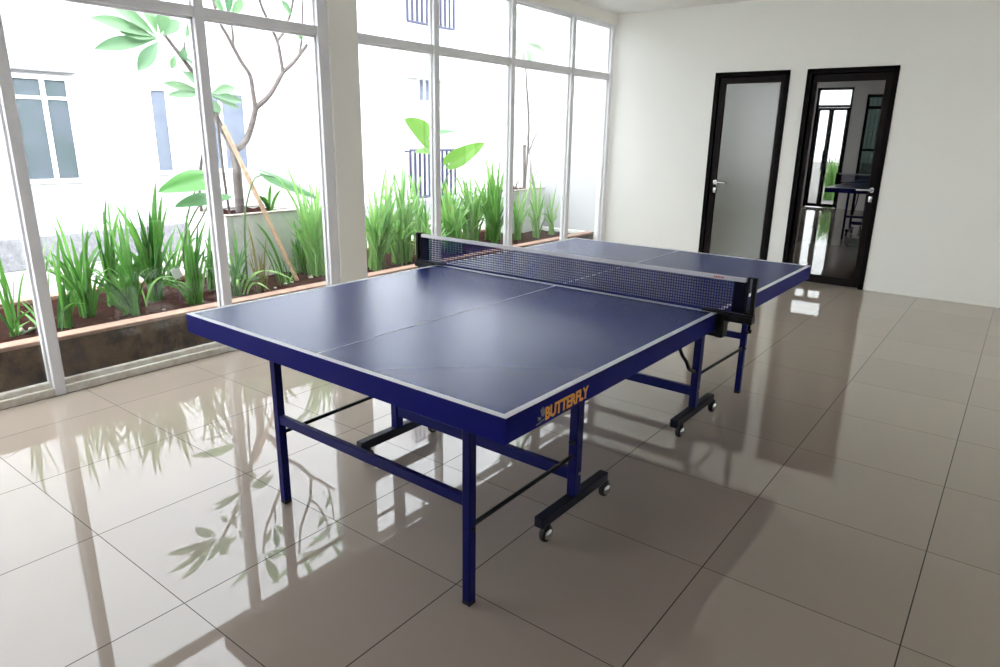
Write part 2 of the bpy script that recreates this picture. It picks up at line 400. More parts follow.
for k in range(4): q.tube([(GW[0]+.1+.08*k, yy-.1, .6), (GW[0]+.1+.08*k, yy-.1, 2.35)], .008, 6)
struct(q.build('grille', M['rail'], r))
q = MB(); q.box((GW[0]+.04, yy-.033, .64), (GW[1]-.04, yy-.027, 2.31)); struct(q.build('glass_pane', M['tinted'], r))

# ------------------------------------------------------------------ courtyard: ground, house across, side wall, planter bed
b = MB(); b.box((-40, -40, -.22), (-.10, 40, -.02)); b.box((-.10, -40, -.22), (40, RY0-.2, -.02)); b.box((-.1, RY1+.15, -.22), (40, 40, -.02)); struct(b.build('ground', M['paving']), 'pale courtyard paving outside the windows', 'ground')
b = MB(); b.box((-1.3, RY1+.05, -.02), (-.15, RY1+.2, 4.2)); struct(b.build('wall_courtyard', M['outwall']), 'white courtyard side wall beyond the far end of the planter', 'wall')

FX = -4.2
house = thing('building', 'white building across the courtyard with blue-grey windows', 'building', (FX, 2, 0))
o = (FX, 2, 0)
b = MB(o); b.box((FX-6, -9, -.02), (FX, 12, OUT_H)); b.build('facade', M['outwall'], house)
b = MB(o); b.box((FX-.05, -9, -.02), (FX+.03, 12, .32), .01); b.build('plinth', M['plinth'], house)['label'] = 'rough grey plinth at the foot of the wall'
def bwin(y0, y1, z0, z1, bars_y, bars_z, gm):
    q = MB(o); t = .045
    q.box((FX-.02, y0-t, z0-t), (FX+.03, y0, z1+t), .003); q.box((FX-.02, y1, z0-t), (FX+.03, y1+t, z1+t), .003)
    q.box((FX-.02, y0, z1), (FX+.03, y1, z1+t), .003); q.box((FX-.02, y0, z0-t), (FX+.03, y1, z0), .003)
    for y in bars_y: q.box((FX-.01, y-.022, z0), (FX+.025, y+.022, z1), .003)
    for z in bars_z: q.box((FX-.01, y0, z-.016), (FX+.020, y1, z+.016), .003)
    w = q.build('window_frame', M['alu'], house)
    g = MB(o); g.box((FX-.02, y0, z0), (FX+.008, y1, z1)); g.build('window_pane', M[gm], w)
bwin(.22, .775, .905, 1.90, [.553], [1.722], 'winglass')
bwin(1.656, 1.828, .955, 1.86, [], [], 'palewinglass')
bwin(2.28, 2.84, .955, 1.865, [2.52], [], 'palewinglass')
bwin(6.09, 6.335, 1.955, 2.28, [6.215], [], 'palewinglass')
q = MB(o); q.box((FX, .1, 1.978), (FX+.07, .88, 1.995), .003); q.build('drip_ledge', M['plinth'], house)
q = MB(o); q.box((FX, 5.77, 2.285), (FX+.3, 6.93, 2.32), .004); q.build('window_hood', M['outwall'], house)
def railing(y0, y1, z0, z1, n, name):
    q = MB(o); x = FX+.12
    q.tube([(x, y0, z1), (x, y1, z1)], .022, 6); q.tube([(x, y0, z0), (x, y1, z0)], .022, 6)
    for k in range(n+1): q.tube([(x, y0+(y1-y0)*k/n, z0), (x, y0+(y1-y0)*k/n, z1)], .021, 6)
    for y in (y0, y1): q.tube([(x, y, z1-.02), (FX, y, z1-.02)], .014, 6)
    q.build(name, M['rail'], house)['label'] = 'navy iron bars'
railing(5.76, 6.87, .40, 1.165, 10, 'window_grille')
railing(5.76, 6.85, 3.11, 4.05, 10, 'balcony_railing')

PY0, PY1 = -3.68, 4.93
pl = thing('planter_bed', 'long low concrete planter bed with damp brown face along the windows', 'planter', (-.17, .6, 0)); o = (-.17, .6, 0)
b = MB(o); b.box((-.22, PY0, -.02), (-.12, PY1, .274), .008); b.build('curb_face', M['curb'], pl)
b = MB(o); b.box((-.224, PY0, .272), (-.116, PY1, .297), .006); b.build('curb_cap', M['cap'], pl)['label'] = 'pinkish cement cap of the curb'
for y0, y1 in ((PY0, .44), (1.22, 4.20)):
    b = MB(o); b.box((-1.32, y0, -.02), (-1.22, y1, .297), .008); b.build('rear_curb', M['cap'], pl)
b = MB(o); b.box((-.85, PY1-.09, -.02), (-.22, PY1, .297), .006); b.build('end_curb', M['box'], pl)

from mathutils import noise
soil = MB(); rows = []
ys = [PY0+.02+(PY1-.13-PY0)*i/330 for i in range(331)]; xs = [-1.225+1.01*k/44 for k in range(45)]
def soil_z(x, y): return .262 + .018*noise.noise(Vector((x*5, y*5, 3))) + .012*noise.noise(Vector((x*19, y*19, 1))) + .006*noise.noise(Vector((x*47, y*47, 8)))
for y in ys: rows.append([(x, y, soil_z(x, y)) for x in xs])
soil.grid(rows); so = soil.build('soil', M['soil'], None, recalc=False); tag(so, 'dark red crumbly soil filling the planter bed', 'soil', kind='stuff')

# two white boxes standing in the bed
def white_box(x0, x1, y0, y1, label):
    o = ((x0+x1)/2, (y0+y1)/2, 0); t = .045; z = .79
    r = thing('planter_box', label, 'planter box', o)
    q = MB(o)
    q.box((x0, y0, -.02), (x1, y0+t, z-.012), .004); q.box((x0, y1-t, -.02), (x1, y1, z-.012), .004)
    q.box((x0, y0+t, -.02), (x0+t, y1-t, z-.012), .004); q.box((x1-t, y0+t, -.02), (x1, y1-t, z-.012), .004); q.box((x0+t, y0+t, -.02), (x1-t, y1-t, .1))
    q.build('box_wall', M['box'], r)
    q = MB(o); e = .006
    q.box((x0-e, y0-e, z-.016), (x1+e, y0+t, z), .004); q.box((x0-e, y1-t, z-.016), (x1+e, y1+e, z), .004)
    q.box((x0-e, y0+t, z-.016), (x0+t, y1-t, z), .004); q.box((x1-t, y0+t, z-.016), (x1+e, y1-t, z), .004)
    q.build('rim', M['boxrim'], r)
    q = MB(o); rows = []
    for i in range(25):
        yy = y0+t+(y1-y0-2*t)*i/24
        rows.append([(x0+t+(x1-x0-2*t)*k/24, yy, z-.03+.03*noise.noise(Vector((k*.4, i*.4, x0*9+y0)))) for k in range(25)])
    q.grid(rows); q.build('box_soil', M['soil'], r, recalc=False)['label'] = 'red soil filling the box'
    return r
white_box(-1.45, -.87, .485, 1.195, 'white concrete planter box beside the column with the branching frangipani in it')
white_box(-1.30, -.86, 4.235, 4.92, 'farther white concrete planter box near the courtyard side wall')

# stones and the paper tag on the soil
STONES = [(-.50, -1.11, .020, .9), (-.53, -1.05, .013, .7), (-.45, .69, .013, .8), (-.42, .57, .012, .8), (-.46, .75, .016, .6), (-.53, .99, .022, .5), (-.47, 1.72, .015, .8), (-.38, -.32, .011, .8)]
SL = ['largest pale stone on the soil at the far left of the planter', 'small pale stone beside the largest one at the far left', 'pale stone in front of the white planter box, middle of three', 'pale stone in front of the white planter box, leftmost of three', 'pale stone by the foot of the bamboo pole',
      'flat pale stone on the curb side just left of the column', 'pale stone under the leaves just right of the column', 'tiny pale stone on the soil under the leaning fan of leaves']
for (x, y, s, f), lb in zip(STONES, SL):
    q = MB((x, y, soil_z(x, y))); bm = bmesh.new(); bmesh.ops.create_icosphere(bm, subdivisions=2, radius=s)
    for v in bm.verts: v.co *= 1+.35*noise.noise(v.co*60+Vector((x*9, y*7, 0))); v.co.z *= f
    q.add([v.co+q.o+Vector((0, 0, s*f*.6)) for v in bm.verts], [[v.index for v in fc.verts] for fc in bm.faces], True); bm.free()
    tag(q.build('stone', M['stone'], None, angle=180), lb, 'stone', 'pale stones on the soil')
tg = thing('plant_tag', 'white paper tag on a short stake among the strap leaves', 'tag', (-.55, -.115, .25)); o = (-.55, -.115, .25)
q = MB(o); q.box((-.552, -.150, .425), (-.549, -.085, .505), .001, Matrix.Rotation(.35, 3, 'X')); q.build('tag_card', M['paper'], tg)
q = MB(o); q.tube([(-.554, -.115, .25), (-.554, -.115, .45)], .004, 6); q.build('tag_stake', M['darkstick'], tg)

# ------------------------------------------------------------------ strap-leaved plants: root (x, y), seen leaf tips, number of further leaves, width
PLANTS = [
    ((-0.45, -1.16), [(-0.38, -1.18, 0.75),(-0.47, -1.15, 0.65),(-0.37, -1.07, 0.66),(-0.55, -0.9, 0.3)], 5, 0.016, 'sparse strap-leaved plant at the far left end of the planter, left of the slanting mullion'),
    ((-0.48, -1.00), [(-0.48, -0.9, 0.79),(-0.53, -0.83, 0.8),(-0.44, -1.0, 0.73),(-0.57, -1.07, 0.44)], 4, 0.012, 'thin grey-green strap-leaved plant just left of the slanting mullion'),
    ((-0.42, -0.91), [(-0.36, -0.88, 0.83),(-0.43, -0.88, 0.53),(-0.36, -0.93, 0.75),(-0.44, -0.85, 0.55)], 5, 0.018, 'low clump of cut-back strap leaves just right of the slanting mullion'),
    ((-0.58, -0.71), [(-0.61, -0.64, 0.92),(-0.54, -0.64, 0.84),(-0.5, -0.76, 0.78),(-0.63, -0.76, 0.62),(-0.51, -0.59, 0.71),(-0.52, -0.83, 0.73)], 10, 0.02, 'strap-leaved plant with a lone upright blade, second clump right of the slanting mullion'),
    ((-0.79, -0.47), [(-0.88, -0.36, 0.99),(-0.79, -0.44, 0.93),(-0.77, -0.34, 0.91),(-0.72, -0.53, 0.75),(-0.78, -0.3, 0.78)], 12, 0.02, 'tall strap-leaved clump in the middle row behind the leaning fan of leaves'),
    ((-0.41, -0.50), [(-0.51, -0.42, 0.98),(-0.43, -0.5, 0.91),(-0.43, -0.76, 0.63),(-0.43, -0.74, 0.58),(-0.34, -0.61, 0.74),(-0.46, -0.45, 0.74),(-0.49, -0.53, 0.61)], 12, 0.022, 'strap-leaved plant at the curb with a fan of leaves leaning left'),
    ((-0.71, -0.20), [(-0.73, -0.06, 1.0),(-0.7, -0.11, 1.09),(-0.64, -0.43, 0.96),(-0.71, -0.26, 0.93),(-0.78, 0.03, 0.74),(-0.65, -0.2, 0.91),(-0.73, -0.03, 0.92),(-0.7, -0.26, 0.77),(-0.74, -0.35, 0.82)], 22, 0.023, 'largest broad strap-leaved clump, left of the white paper tag'),
    ((-1.15, 0.14), [(-1.23, 0.34, 0.67),(-1.13, 0.21, 0.71),(-1.12, 0.07, 0.65),(-1.23, 0.03, 0.67)], 8, 0.018, 'strap-leaved plant behind the white paper tag'),
    ((-0.40, -0.09), [(-0.43, -0.07, 0.91),(-0.45, 0.1, 0.85),(-0.49, -0.08, 0.77),(-0.48, 0.04, 0.81),(-0.33, -0.1, 0.81),(-0.34, 0.0, 0.77)], 16, 0.015, 'slender strap-leaved clump at the curb just left of the second mullion'),
    ((-0.69, 0.21), [(-0.73, 0.27, 0.81),(-0.66, 0.17, 0.68),(-0.8, 0.38, 0.54),(-0.63, 0.25, 0.71)], 12, 0.016, 'strap-leaved clump half hidden behind the second mullion'),
    ((-0.43, 0.25), [(-0.45, 0.3, 0.76),(-0.39, 0.39, 0.69),(-0.5, 0.26, 0.58),(-0.48, 0.37, 0.61),(-0.48, 0.27, 0.5),(-0.36, 0.32, 0.51)], 14, 0.017, 'strap-leaved plant at the curb just right of the second mullion'),
    ((-0.42, 0.44), [(-0.46, 0.4, 0.8),(-0.45, 0.42, 0.59),(-0.35, 0.44, 0.57),(-0.36, 0.49, 0.67),(-0.47, 0.45, 0.52)], 9, 0.012, 'brownish strap-leaved plant in front of the white box with thin leaves'),
    ((-0.47, 0.69), [(-0.53, 0.52, 0.77),(-0.43, 0.49, 0.6),(-0.57, 0.88, 0.34),(-0.51, 0.79, 0.43)], 5, 0.01, 'thin plant beside the foot of the bamboo pole, one long leaf leaning left'),
    ((-0.77, 1.08), [(-0.71, 0.99, 0.74),(-0.7, 1.11, 0.86),(-0.84, 1.04, 0.56),(-0.87, 1.16, 0.65),(-0.73, 1.16, 0.61)], 9, 0.016, 'upright plant with blunt cut leaves at the right corner of the white box'),
    ((-0.59, 1.11), [(-0.59, 0.86, 1.2),(-0.67, 1.11, 1.17),(-0.61, 1.16, 1.05),(-0.7, 1.16, 0.84),(-0.57, 1.2, 0.88),(-0.61, 0.98, 0.78),(-0.57, 1.17, 0.97)], 18, 0.02, 'tall strap-leaved clump between the white box and the column'),
    ((-0.43, 1.63), [(-0.53, 1.9, 1.22),(-0.42, 1.61, 1.0),(-0.47, 1.59, 0.96),(-0.45, 1.73, 0.95),(-0.48, 1.92, 0.98),(-0.42, 1.75, 0.82),(-0.43, 1.94, 0.8),(-0.42, 1.5, 0.77)], 28, 0.02, 'dense tall strap-leaved clump at the curb just right of the column'),
    ((-0.48, 1.99), [(-0.58, 2.12, 1.18),(-0.55, 1.96, 1.09),(-0.58, 2.25, 0.96),(-0.52, 2.29, 0.91),(-0.5, 1.97, 0.84),(-0.57, 2.18, 0.78),(-0.46, 1.79, 0.72)], 26, 0.02, 'dense pale strap-leaved clump behind the left end of the net, second from the column'),
    ((-0.65, 2.43), [(-0.68, 2.35, 1.09),(-0.67, 2.5, 0.87),(-0.66, 2.57, 0.74),(-0.59, 2.3, 0.81),(-0.66, 2.26, 0.67)], 20, 0.019, 'strap-leaved clump just left of the mullion behind the net'),
    ((-0.78, 3.00), [(-0.88, 3.22, 0.95),(-0.87, 3.02, 0.9),(-0.76, 3.18, 0.85),(-0.83, 3.07, 0.75),(-0.75, 3.3, 0.76),(-0.8, 2.87, 0.71)], 24, 0.02, 'strap-leaved clump with a brown stem, just right of the mullion behind the net'),
    ((-0.75, 3.32), [(-0.79, 3.2, 1.03),(-0.72, 3.4, 0.93),(-0.83, 3.68, 0.89),(-0.81, 3.34, 0.79),(-0.81, 3.29, 0.74),(-0.79, 3.7, 0.71)], 22, 0.02, 'strap-leaved clump in the middle of the pane behind the net'),
    ((-0.76, 3.73), [(-0.7, 3.63, 1.18),(-0.71, 3.8, 1.26),(-0.71, 3.49, 1.24),(-0.75, 3.29, 1.04),(-0.88, 3.96, 0.92),(-0.82, 4.0, 0.87),(-0.78, 3.51, 0.89)], 26, 0.022, 'tallest strap-leaved clump behind the net with blades above its neighbours'),
    ((-0.55, 3.93), [(-0.49, 3.84, 0.84),(-0.59, 4.21, 0.88),(-0.56, 4.04, 0.75),(-0.5, 3.77, 0.73),(-0.6, 4.35, 0.69)], 12, 0.018, 'strap-leaved clump at the left of the farther white box'),
    ((-0.48, 4.22), [(-0.45, 4.01, 1.07),(-0.48, 4.26, 0.93),(-0.49, 4.15, 0.82),(-0.47, 4.35, 0.77),(-0.5, 4.04, 0.76)], 14, 0.018, 'strap-leaved clump in front of the farther white box'),
    ((-0.49, 4.56), [(-0.58, 4.76, 0.83),(-0.43, 4.37, 0.79),(-0.41, 4.59, 0.68),(-0.44, 4.33, 0.64)], 9, 0.016, 'strap-leaved clump at the right end of the farther white box'),
    ((-0.95, 1.8), [(-1.0, 1.6, 0.8), (-0.98, 1.71, 0.97), (-0.92, 1.76, 1.05), (-1.05, 1.93, 0.92), (-1.0, 1.99, 0.8)], 14, 0.019, 'strap-leaved clump in the rear row between the first two clumps right of the column'),
    ((-1.0, 2.32), [(-0.9, 2.12, 0.8), (-0.93, 2.22, 0.97), (-0.97, 2.29, 1.05), (-0.97, 2.46, 0.92), (-1.0, 2.56, 0.8)], 14, 0.019, 'strap-leaved clump in the rear row behind the mullion nearest the net post'),
    ((-0.5, 2.72), [(-0.47, 2.48, 0.76), (-0.45, 2.63, 0.92), (-0.54, 2.67, 1.0), (-0.43, 2.82, 0.87), (-0.46, 2.98, 0.76)], 14, 0.019, 'strap-leaved clump directly behind the mullion by the net'),
    ((-1.0, 3.15), [(-0.96, 2.99, 0.76), (-1.02, 3.08, 0.92), (-1.01, 3.19, 1.0), (-0.92, 3.21, 0.87), (-1.07, 3.34, 0.76)], 14, 0.019, 'rear strap-leaved clump seen between the brown-stemmed one and its neighbour'),
    ((-1.0, 3.62), [(-0.91, 3.41, 0.78), (-0.97, 3.5, 0.95), (-1.0, 3.61, 1.03), (-1.03, 3.73, 0.9), (-0.98, 3.88, 0.78)], 14, 0.019, 'rear strap-leaved clump behind the tallest one'),
    ((-0.55, 3.5), [(-0.51, 3.34, 0.68), (-0.48, 3.45, 0.82), (-0.52, 3.47, 0.89), (-0.48, 3.65, 0.78), (-0.47, 3.73, 0.68)], 14, 0.019, 'strap-leaved clump at the curb in front of the tallest one'),
    ((-0.95, -0.62), [(-0.91, -0.85, 0.68), (-0.88, -0.71, 0.82), (-0.99, -0.66, 0.89), (-0.88, -0.47, 0.78), (-1.03, -0.37, 0.68)], 14, 0.019, 'rear strap-leaved clump behind the leaning fan of leaves'),
    ((-0.95, -0.28), [(-0.97, -0.51, 0.64), (-0.99, -0.35, 0.78), (-0.88, -0.33, 0.84), (-0.93, -0.23, 0.74), (-0.91, -0.08, 0.64)], 14, 0.019, 'rear strap-leaved clump behind the largest one'),
    ((-0.85, 1.35), [(-0.77, 1.2, 0.8), (-0.85, 1.3, 0.97), (-0.89, 1.31, 1.05), (-0.83, 1.4, 0.92), (-0.91, 1.56, 0.8)], 14, 0.019, 'rear strap-leaved clump half hidden by the column'),
    ((-0.32, 2.22), [(-0.3, 1.99, 0.56), (-0.41, 2.16, 0.68), (-0.36, 2.27, 0.73), (-0.24, 2.31, 0.64), (-0.33, 2.44, 0.56)], 14, 0.019, 'short strap-leaved clump at the curb behind the net post'),
]

for i, ((px, py), tips, n, w, lab) in enumerate(PLANTS):
    z0 = soil_z(px, py)-.01
    q = MB((px, py, z0)); rnd = random.Random(100+i)
    def root(s=.032): return (px+rnd.uniform(-s, s), py+rnd.uniform(-s, s), z0)
    for t in tips:
        blade(q, root(), t, w*rnd.uniform(1.3, 1.75), rnd.uniform(-.03, .10), yaw=rnd.uniform(-.3, 1.0))
    top = max(t[2] for t in tips)
    dense = 'net' in lab or 'column' in lab
    for k in range(int(n*(3.6 if dense else 1.6))):
        t = Vector(rnd.choice(tips)); f = rnd.uniform(.5, .97)
        e = Vector((px, py, z0)).lerp(t, f) + Vector((rnd.uniform(-.12, .08), rnd.uniform(-.15, .15) if dense else rnd.uniform(-.10, .10), rnd.uniform(-.03, .03)))
        e.x = max(min(e.x, -.13), -1.25)
        kind = rnd.random()
        if kind < (.14 if dense else .24):      # arching leaf that bends over
            a = rnd.uniform(0, 2*PI); rr = rnd.uniform(.12, .26)
            e = Vector((max(min(px+rr*math.cos(a), -.13), -1.2), py+rr*math.sin(a), z0+(top-z0)*rnd.uniform(.25, .5))); blade(q, root(), e, w, rnd.uniform(.25, .5))
        else: blade(q, root(.075 if dense else .045), e, w*rnd.uniform(.8, 1.25), rnd.uniform(-.02, .1), cut=kind > .92, yaw=rnd.uniform(-.7, 1.4))
    m = 'reed_dry' if 'brownish' in lab else 'reed_pale' if ('pale' in lab or 'grey' in lab or 'farther white' in lab or 'net' in lab or 'column' in lab) else 'reed'
    ob = q.build('strap_leaf_plant', M[m], None, recalc=False)
    tag(ob, lab, 'plant', 'strap-leaved plants in the planter bed')
    if 'brown stem' in lab:
        s = MB((px, py, z0)); s.tube(smooth_path([(px, py, z0), (px+.01, py-.02, .6), (px-.03, py-.02, .93)], 3), .007, 6); s.build('dry_stem', M['bamboo'], ob)['label'] = 'brown dry stem'
# long arching leaves that hang over the curb
q = MB((-.40, .28, .26))
blade(q, (-.40, .28, .255), (-.125, .55, .36), .022, .62, yaw=1.2); blade(q, (-.38, .30, .255), (-.13, .33, .33), .018, .5, yaw=.6); blade(q, (-.41, .26, .255), (-.2, .12, .38), .016, .5, yaw=.4)
tag(q.build('strap_leaf_plant', M['reed_pale'], None, recalc=False), 'pale plant in front of the white box with leaves arching over the curb', 'plant', 'strap-leaved plants in the planter bed')
q = MB((-.55, -.15, .26))
blade(q, (-.62, -.32, .255), (-.33, -.20, .46), .018, .42, yaw=1.2); blade(q, (-.60, -.33, .255), (-.40, -.5, .43), .016, .4, yaw=.5)
tag(q.build('strap_leaf_plant', M['reed_pale'], None, recalc=False), 'single pale leaf pair arching low over the soil left of the paper tag', 'plant', 'strap-leaved plants in the planter bed')
# bush outside the glass entrance
q = MB((.1, -6.2, 0)); rnd = random.Random(5)
for k in range(110):
    a = rnd.uniform(0, 2*PI); rr = rnd.uniform(.02, .42)
    blade(q, (.1+rnd.uniform(-.12, .12), -6.2+rnd.uniform(-.12, .12), -.03), (.1+rr*math.cos(a), -6.2+rr*math.sin(a), rnd.uniform(.5, 1.12)), .03, .08)
tag(q.build('strap_leaf_bush', M['reed_pale'], None, recalc=False), 'green leafy bush mirrored in the reflective door glass', 'bush')

# ------------------------------------------------------------------ taro plants
def taro(root_, leaves, label, m='taro'):
    r = thing('taro_plant', label, 'plant', root_)
    for (path, stalk, tip, w, nrm, cup, mm) in leaves:
        q = MB(root_); pts = smooth_path([root_]+path+[stalk], 5); q.tube(pts, [.009-.005*i/len(pts) for i in range(len(pts))], 7); q.build('leaf_stalk', M['stalk'], r)
        q = MB(root_); heart_leaf(q, stalk, tip, w, nrm, cup); q.build('leaf', M[mm], r, recalc=False)
taro((-.78, .56, .25), [([(-.77, .58, .75), (-.75, .66, 1.03), (-.745, .74, 1.09)], (-.74, .86, 1.075), (-.70, 1.32, .90), .17, (.6, .1, .75), -.28, 'taro')],
     'taro plant with one large drooping leaf, in front of the white planter box')
taro((-.85, .12, .25), [([(-.84, .13, .7), (-.82, .22, .98)], (-.80, .27, 1.06), (-.72, -.08, 1.03), .20, (.75, .1, .72), .30, 'taro_mid'),
                        ([(-.80, .08, .6), (-.78, .20, .86)], (-.77, .30, .935), (-.70, .01, .925), .16, (.5, 0, .85), .1, 'taro'),
                        ([(-.80, .12, .6), (-.80, .25, .8)], (-.80, .33, .93), (-.80, .52, .95), .12, (.6, 0, .8), .2, 'taro')],
     'taro plant with two broad leaves seen left of the second mullion')
taro((-.82, 2.88, .25), [([(-.83, 2.86, .9), (-.83, 2.80, 1.25)], (-.83, 2.72, 1.40), (-.78, 2.40, 1.56), .27, (.9, .25, .1), .10, 'taro_light'),
                         ([(-.82, 2.92, .8)], (-.80, 3.10, 1.16), (-.76, 3.60, 1.37), .20, (.8, -.25, .55), .12, 'taro_light'),
                         ([(-.84, 2.90, .9), (-.84, 2.9, 1.3)], (-.84, 2.92, 1.435), (-.86, 3.24, 1.48), .13, (.3, 0, .95), .2, 'taro'),
                         ([(-.83, 2.86, .9)], (-.81, 2.78, 1.27), (-.76, 2.49, 1.275), .14, (.5, 0, .85), -.15, 'taro_light')],
     'tall taro plant with bright leaves behind the left end of the net')
# small leafy plants in the first white box
q = MB((-1.1, 1.05, .76)); 
for bx, tp in (((-1.05, 1.0, .76), (-1.0, 1.0, 1.0)), ((-1.05, 1.02, .76), (-1.0, 1.10, .95)), ((-1.06, 1.01, .76), (-1.02, .93, .9)), ((-1.05, 1.0, .76), (-1.0, .86, .92))): blade(q, bx, tp, .03, .05, yaw=1.4)
tag(q.build('sprout', M['reed'], None, recalc=False), 'small green sprout growing in the nearer white planter box', 'plant')

# ------------------------------------------------------------------ frangipani trees, poles and sticks
TX = -1.15
tree = thing('frangipani_tree', 'branching frangipani tree with bare forked limbs in the white box beside the column', 'tree', (TX, .786, .76)); o = (TX, .786, .76)
q = MB(o)
def limb(pts, r0, r1, k=4):
    p = smooth_path(pts, k); q.tube(p, [1.3*(r0+(r1-r0)*i/(len(p)-1)) for i in range(len(p))], 9)
limb([(TX, .786, .74), (TX-0.003, .79, 1.0), (TX, .79, 1.15), (TX, .779, 1.29)], .030, .026)
limb([(TX, .779, 1.27), (TX+0.010, .69, 1.43), (TX+0.021, .60, 1.61), (TX+0.028, .486, 1.827), (TX+0.032, .425, 1.914), (TX+0.035, .294, 2.08)], .022, .009)
limb([(TX+0.032, .425, 1.914), (TX+0.038, .428, 1.97), (TX+0.042, .432, 2.05)], .008, .005)
limb([(TX+0.021, .60, 1.60), (TX+0.035, .585, 1.68), (TX+0.042, .577, 1.72)], .012, .007)
limb([(TX, .779, 1.275), (TX-0.007, .885, 1.33), (TX-0.014, .96, 1.45), (TX-0.017, 1.024, 1.61)], .023, .017)
limb([(TX-0.017, 1.024, 1.60), (TX-0.025, 1.015, 1.73), (TX-0.028, 1.003, 1.864), (TX-0.035, .932, 1.972), (TX-0.038, .836, 2.147), (TX-0.042, .779, 2.25), (TX-0.042, .72, 2.5)], .015, .008)
limb([(TX-0.035, .88, 2.07), (TX-0.028, .88, 2.15), (TX-0.021, .87, 2.24)], .009, .006)
limb([(TX-0.017, 1.024, 1.61), (TX-0.007, 1.159, 1.718), (TX, 1.304, 1.91)], .017, .013)
limb([(TX, 1.304, 1.90), (TX+0.003, 1.285, 2.04), (TX, 1.267, 2.157), (TX-0.003, 1.194, 2.301), (TX-0.007, 1.132, 2.45), (TX-0.007, 1.10, 2.7)], .012, .008)
limb([(TX, 1.267, 2.15), (TX+0.010, 1.354, 2.26), (TX+0.017, 1.443, 2.488), (TX+0.021, 1.46, 2.7)], .010, .007)
limb([(TX, 1.304, 1.91), (TX+0.014, 1.40, 1.99), (TX+0.021, 1.468, 2.06), (TX+0.028, 1.548, 2.148)], .013, .010)
limb([(TX+0.021, 1.468, 2.06), (TX+0.017, 1.495, 2.15), (TX+0.017, 1.514, 2.24), (TX+0.017, 1.54, 2.5)], .009, .006)
q.build('trunk', M['bark'], tree)
q = MB(o)
def leaves(c, tips, w, m=None, d=.08):
    for i, t in enumerate(tips):
        t = Vector(c)+(Vector(t)-Vector(c))*1.07; v = (t-Vector(c)).normalized()
        oval_leaf(q, Vector(c)+v*.03, t, w*(.85+.3*random.random()), (.9, random.uniform(-.25, .25), .45), .05, .16)
xx = TX+.03
leaves((xx, .255, 2.055), [(xx+.06, -.20, 2.12), (xx+.08, -.21, 1.94), (xx+.08, .04, 1.83), (xx+.05, -.03, 2.06), (xx+.02, -.10, 2.26), (xx-.05, .17, 2.27), (xx, .30, 2.25), (xx-.04, .42, 2.19), (xx-.08, .06, 2.2)], .10)
leaves((xx, .36, 1.98), [(xx+.06, .50, 1.86), (xx+.03, .30, 1.86)], .05)
xx = TX+.05
leaves((xx, .567, 1.69), [(xx+.05, .37, 1.83), (xx+.02, .24, 1.745), (xx+.08, .23, 1.665), (xx+.05, .44, 1.53), (xx-.02, .80, 1.75), (xx+.06, .80, 1.65), (xx+.03, .79, 1.60), (xx+.04, .62, 1.55)], .075)
leaves((xx-.02, .435, 2.05), [(xx, .40, 1.93), (xx, .52, 2.0), (xx, .50, 2.2)], .065)
xx = TX-.06
leaves((xx, .87, 2.26), [(xx+.05, .86, 2.48), (xx, 1.0, 2.42), (xx, .74, 2.42)], .08)
xx = TX+.06
leaves((xx, 1.40, 2.32), [(xx, 1.46, 2.18), (xx, 1.30, 2.45)], .06)
for c in ((TX-0.042, .72, 2.5), (TX-0.007, 1.10, 2.7), (TX+0.021, 1.46, 2.7), (TX+0.017, 1.54, 2.5)):
    leaves(c, [(c[0]+.2*math.cos(a), c[1]+.32*math.sin(a), c[2]+.12+.1*math.cos(3*a)) for a in (0, 1.1, 2.2, 3.3, 4.4, 5.4)], .09)
q.build('foliage', M['frangipani'], tree, recalc=False)

t2 = thing('young_frangipani', 'young frangipani with thin stem in the farther white box, leaves paled to imitate haze', 'tree', (-.98, 4.62, .76)); o = (-.98, 4.62, .76)
q = MB(o); limb([(-.98, 4.64, .74), (-.95, 4.66, 1.49), (-.85, 4.44, 2.05), (-.80, 4.31, 2.46)], .010, .006); limb([(-.96, 4.66, 1.2), (-.94, 4.74, 1.35), (-.92, 4.83, 1.5)], .006, .004)
limb([(-.93, 4.60, 1.65), (-.93, 4.70, 1.74), (-.93, 4.76, 1.78)], .005, .003); q.build('stem', M['barktwig'], t2)
q = MB(o); c = (-.80, 4.31, 2.44)
leaves(c, [(-.75, 3.80, 2.60), (-.7, 4.02, 2.27), (-.75, 4.36, 2.2), (-.72, 4.20, 2.15), (-.8, 4.72, 2.38), (-.8, 4.88, 2.50), (-.85, 4.95, 2.68), (-.85, 4.53, 2.84), (-.8, 4.0, 2.85), (-.78, 4.55, 2.2), (-.7, 3.9, 2.45)], .10)
q.build('foliage', M['frangipani_hazed'], t2, recalc=False)
def stick(name, pts, r, m, label, cat='pole'):
    q = MB(pts[0]); p = smooth_path(pts, 3) if len(pts) > 2 else pts; q.tube(p, r, 9)
    if 'bamboo' in label:
        a, c = Vector(pts[0]), Vector(pts[-1])
        for k in range(1, 6):
            m_ = a.lerp(c, k/6); d = (c-a).normalized()*.006; q.tube([m_-d, m_+d], r*1.14, 9)
    return tag(q.build(name, M[m], None), label, cat)
stick('bamboo_pole', [(-.549, .876, .24), (-1.08, .665, 1.46)], .018, 'bamboo', 'pale bamboo pole leaning from the soil against the frangipani trunk')
stick('dark_stick', [(-1.0, .60, .74), (-1.0, .575, 1.15), (-1.0, .57, 1.56)], .010, 'darkstick', 'thin dark stick upright in the white box, left of the frangipani trunk', 'stick')
stick('dark_stick', [(-1.25, .50, .74), (-1.28, .53, 1.05), (-1.3, .63, 1.36)], .012, 'darkstick', 'dark stick leaning behind the left taro leaves', 'stick')
stick('support_stake', [(-.92, 4.55, .74), (-.92, 4.53, 1.32)], .020, 'barktwig', 'short grey stake standing in the farther white box', 'stake')
q = MB((-.95, 4.75, .75))
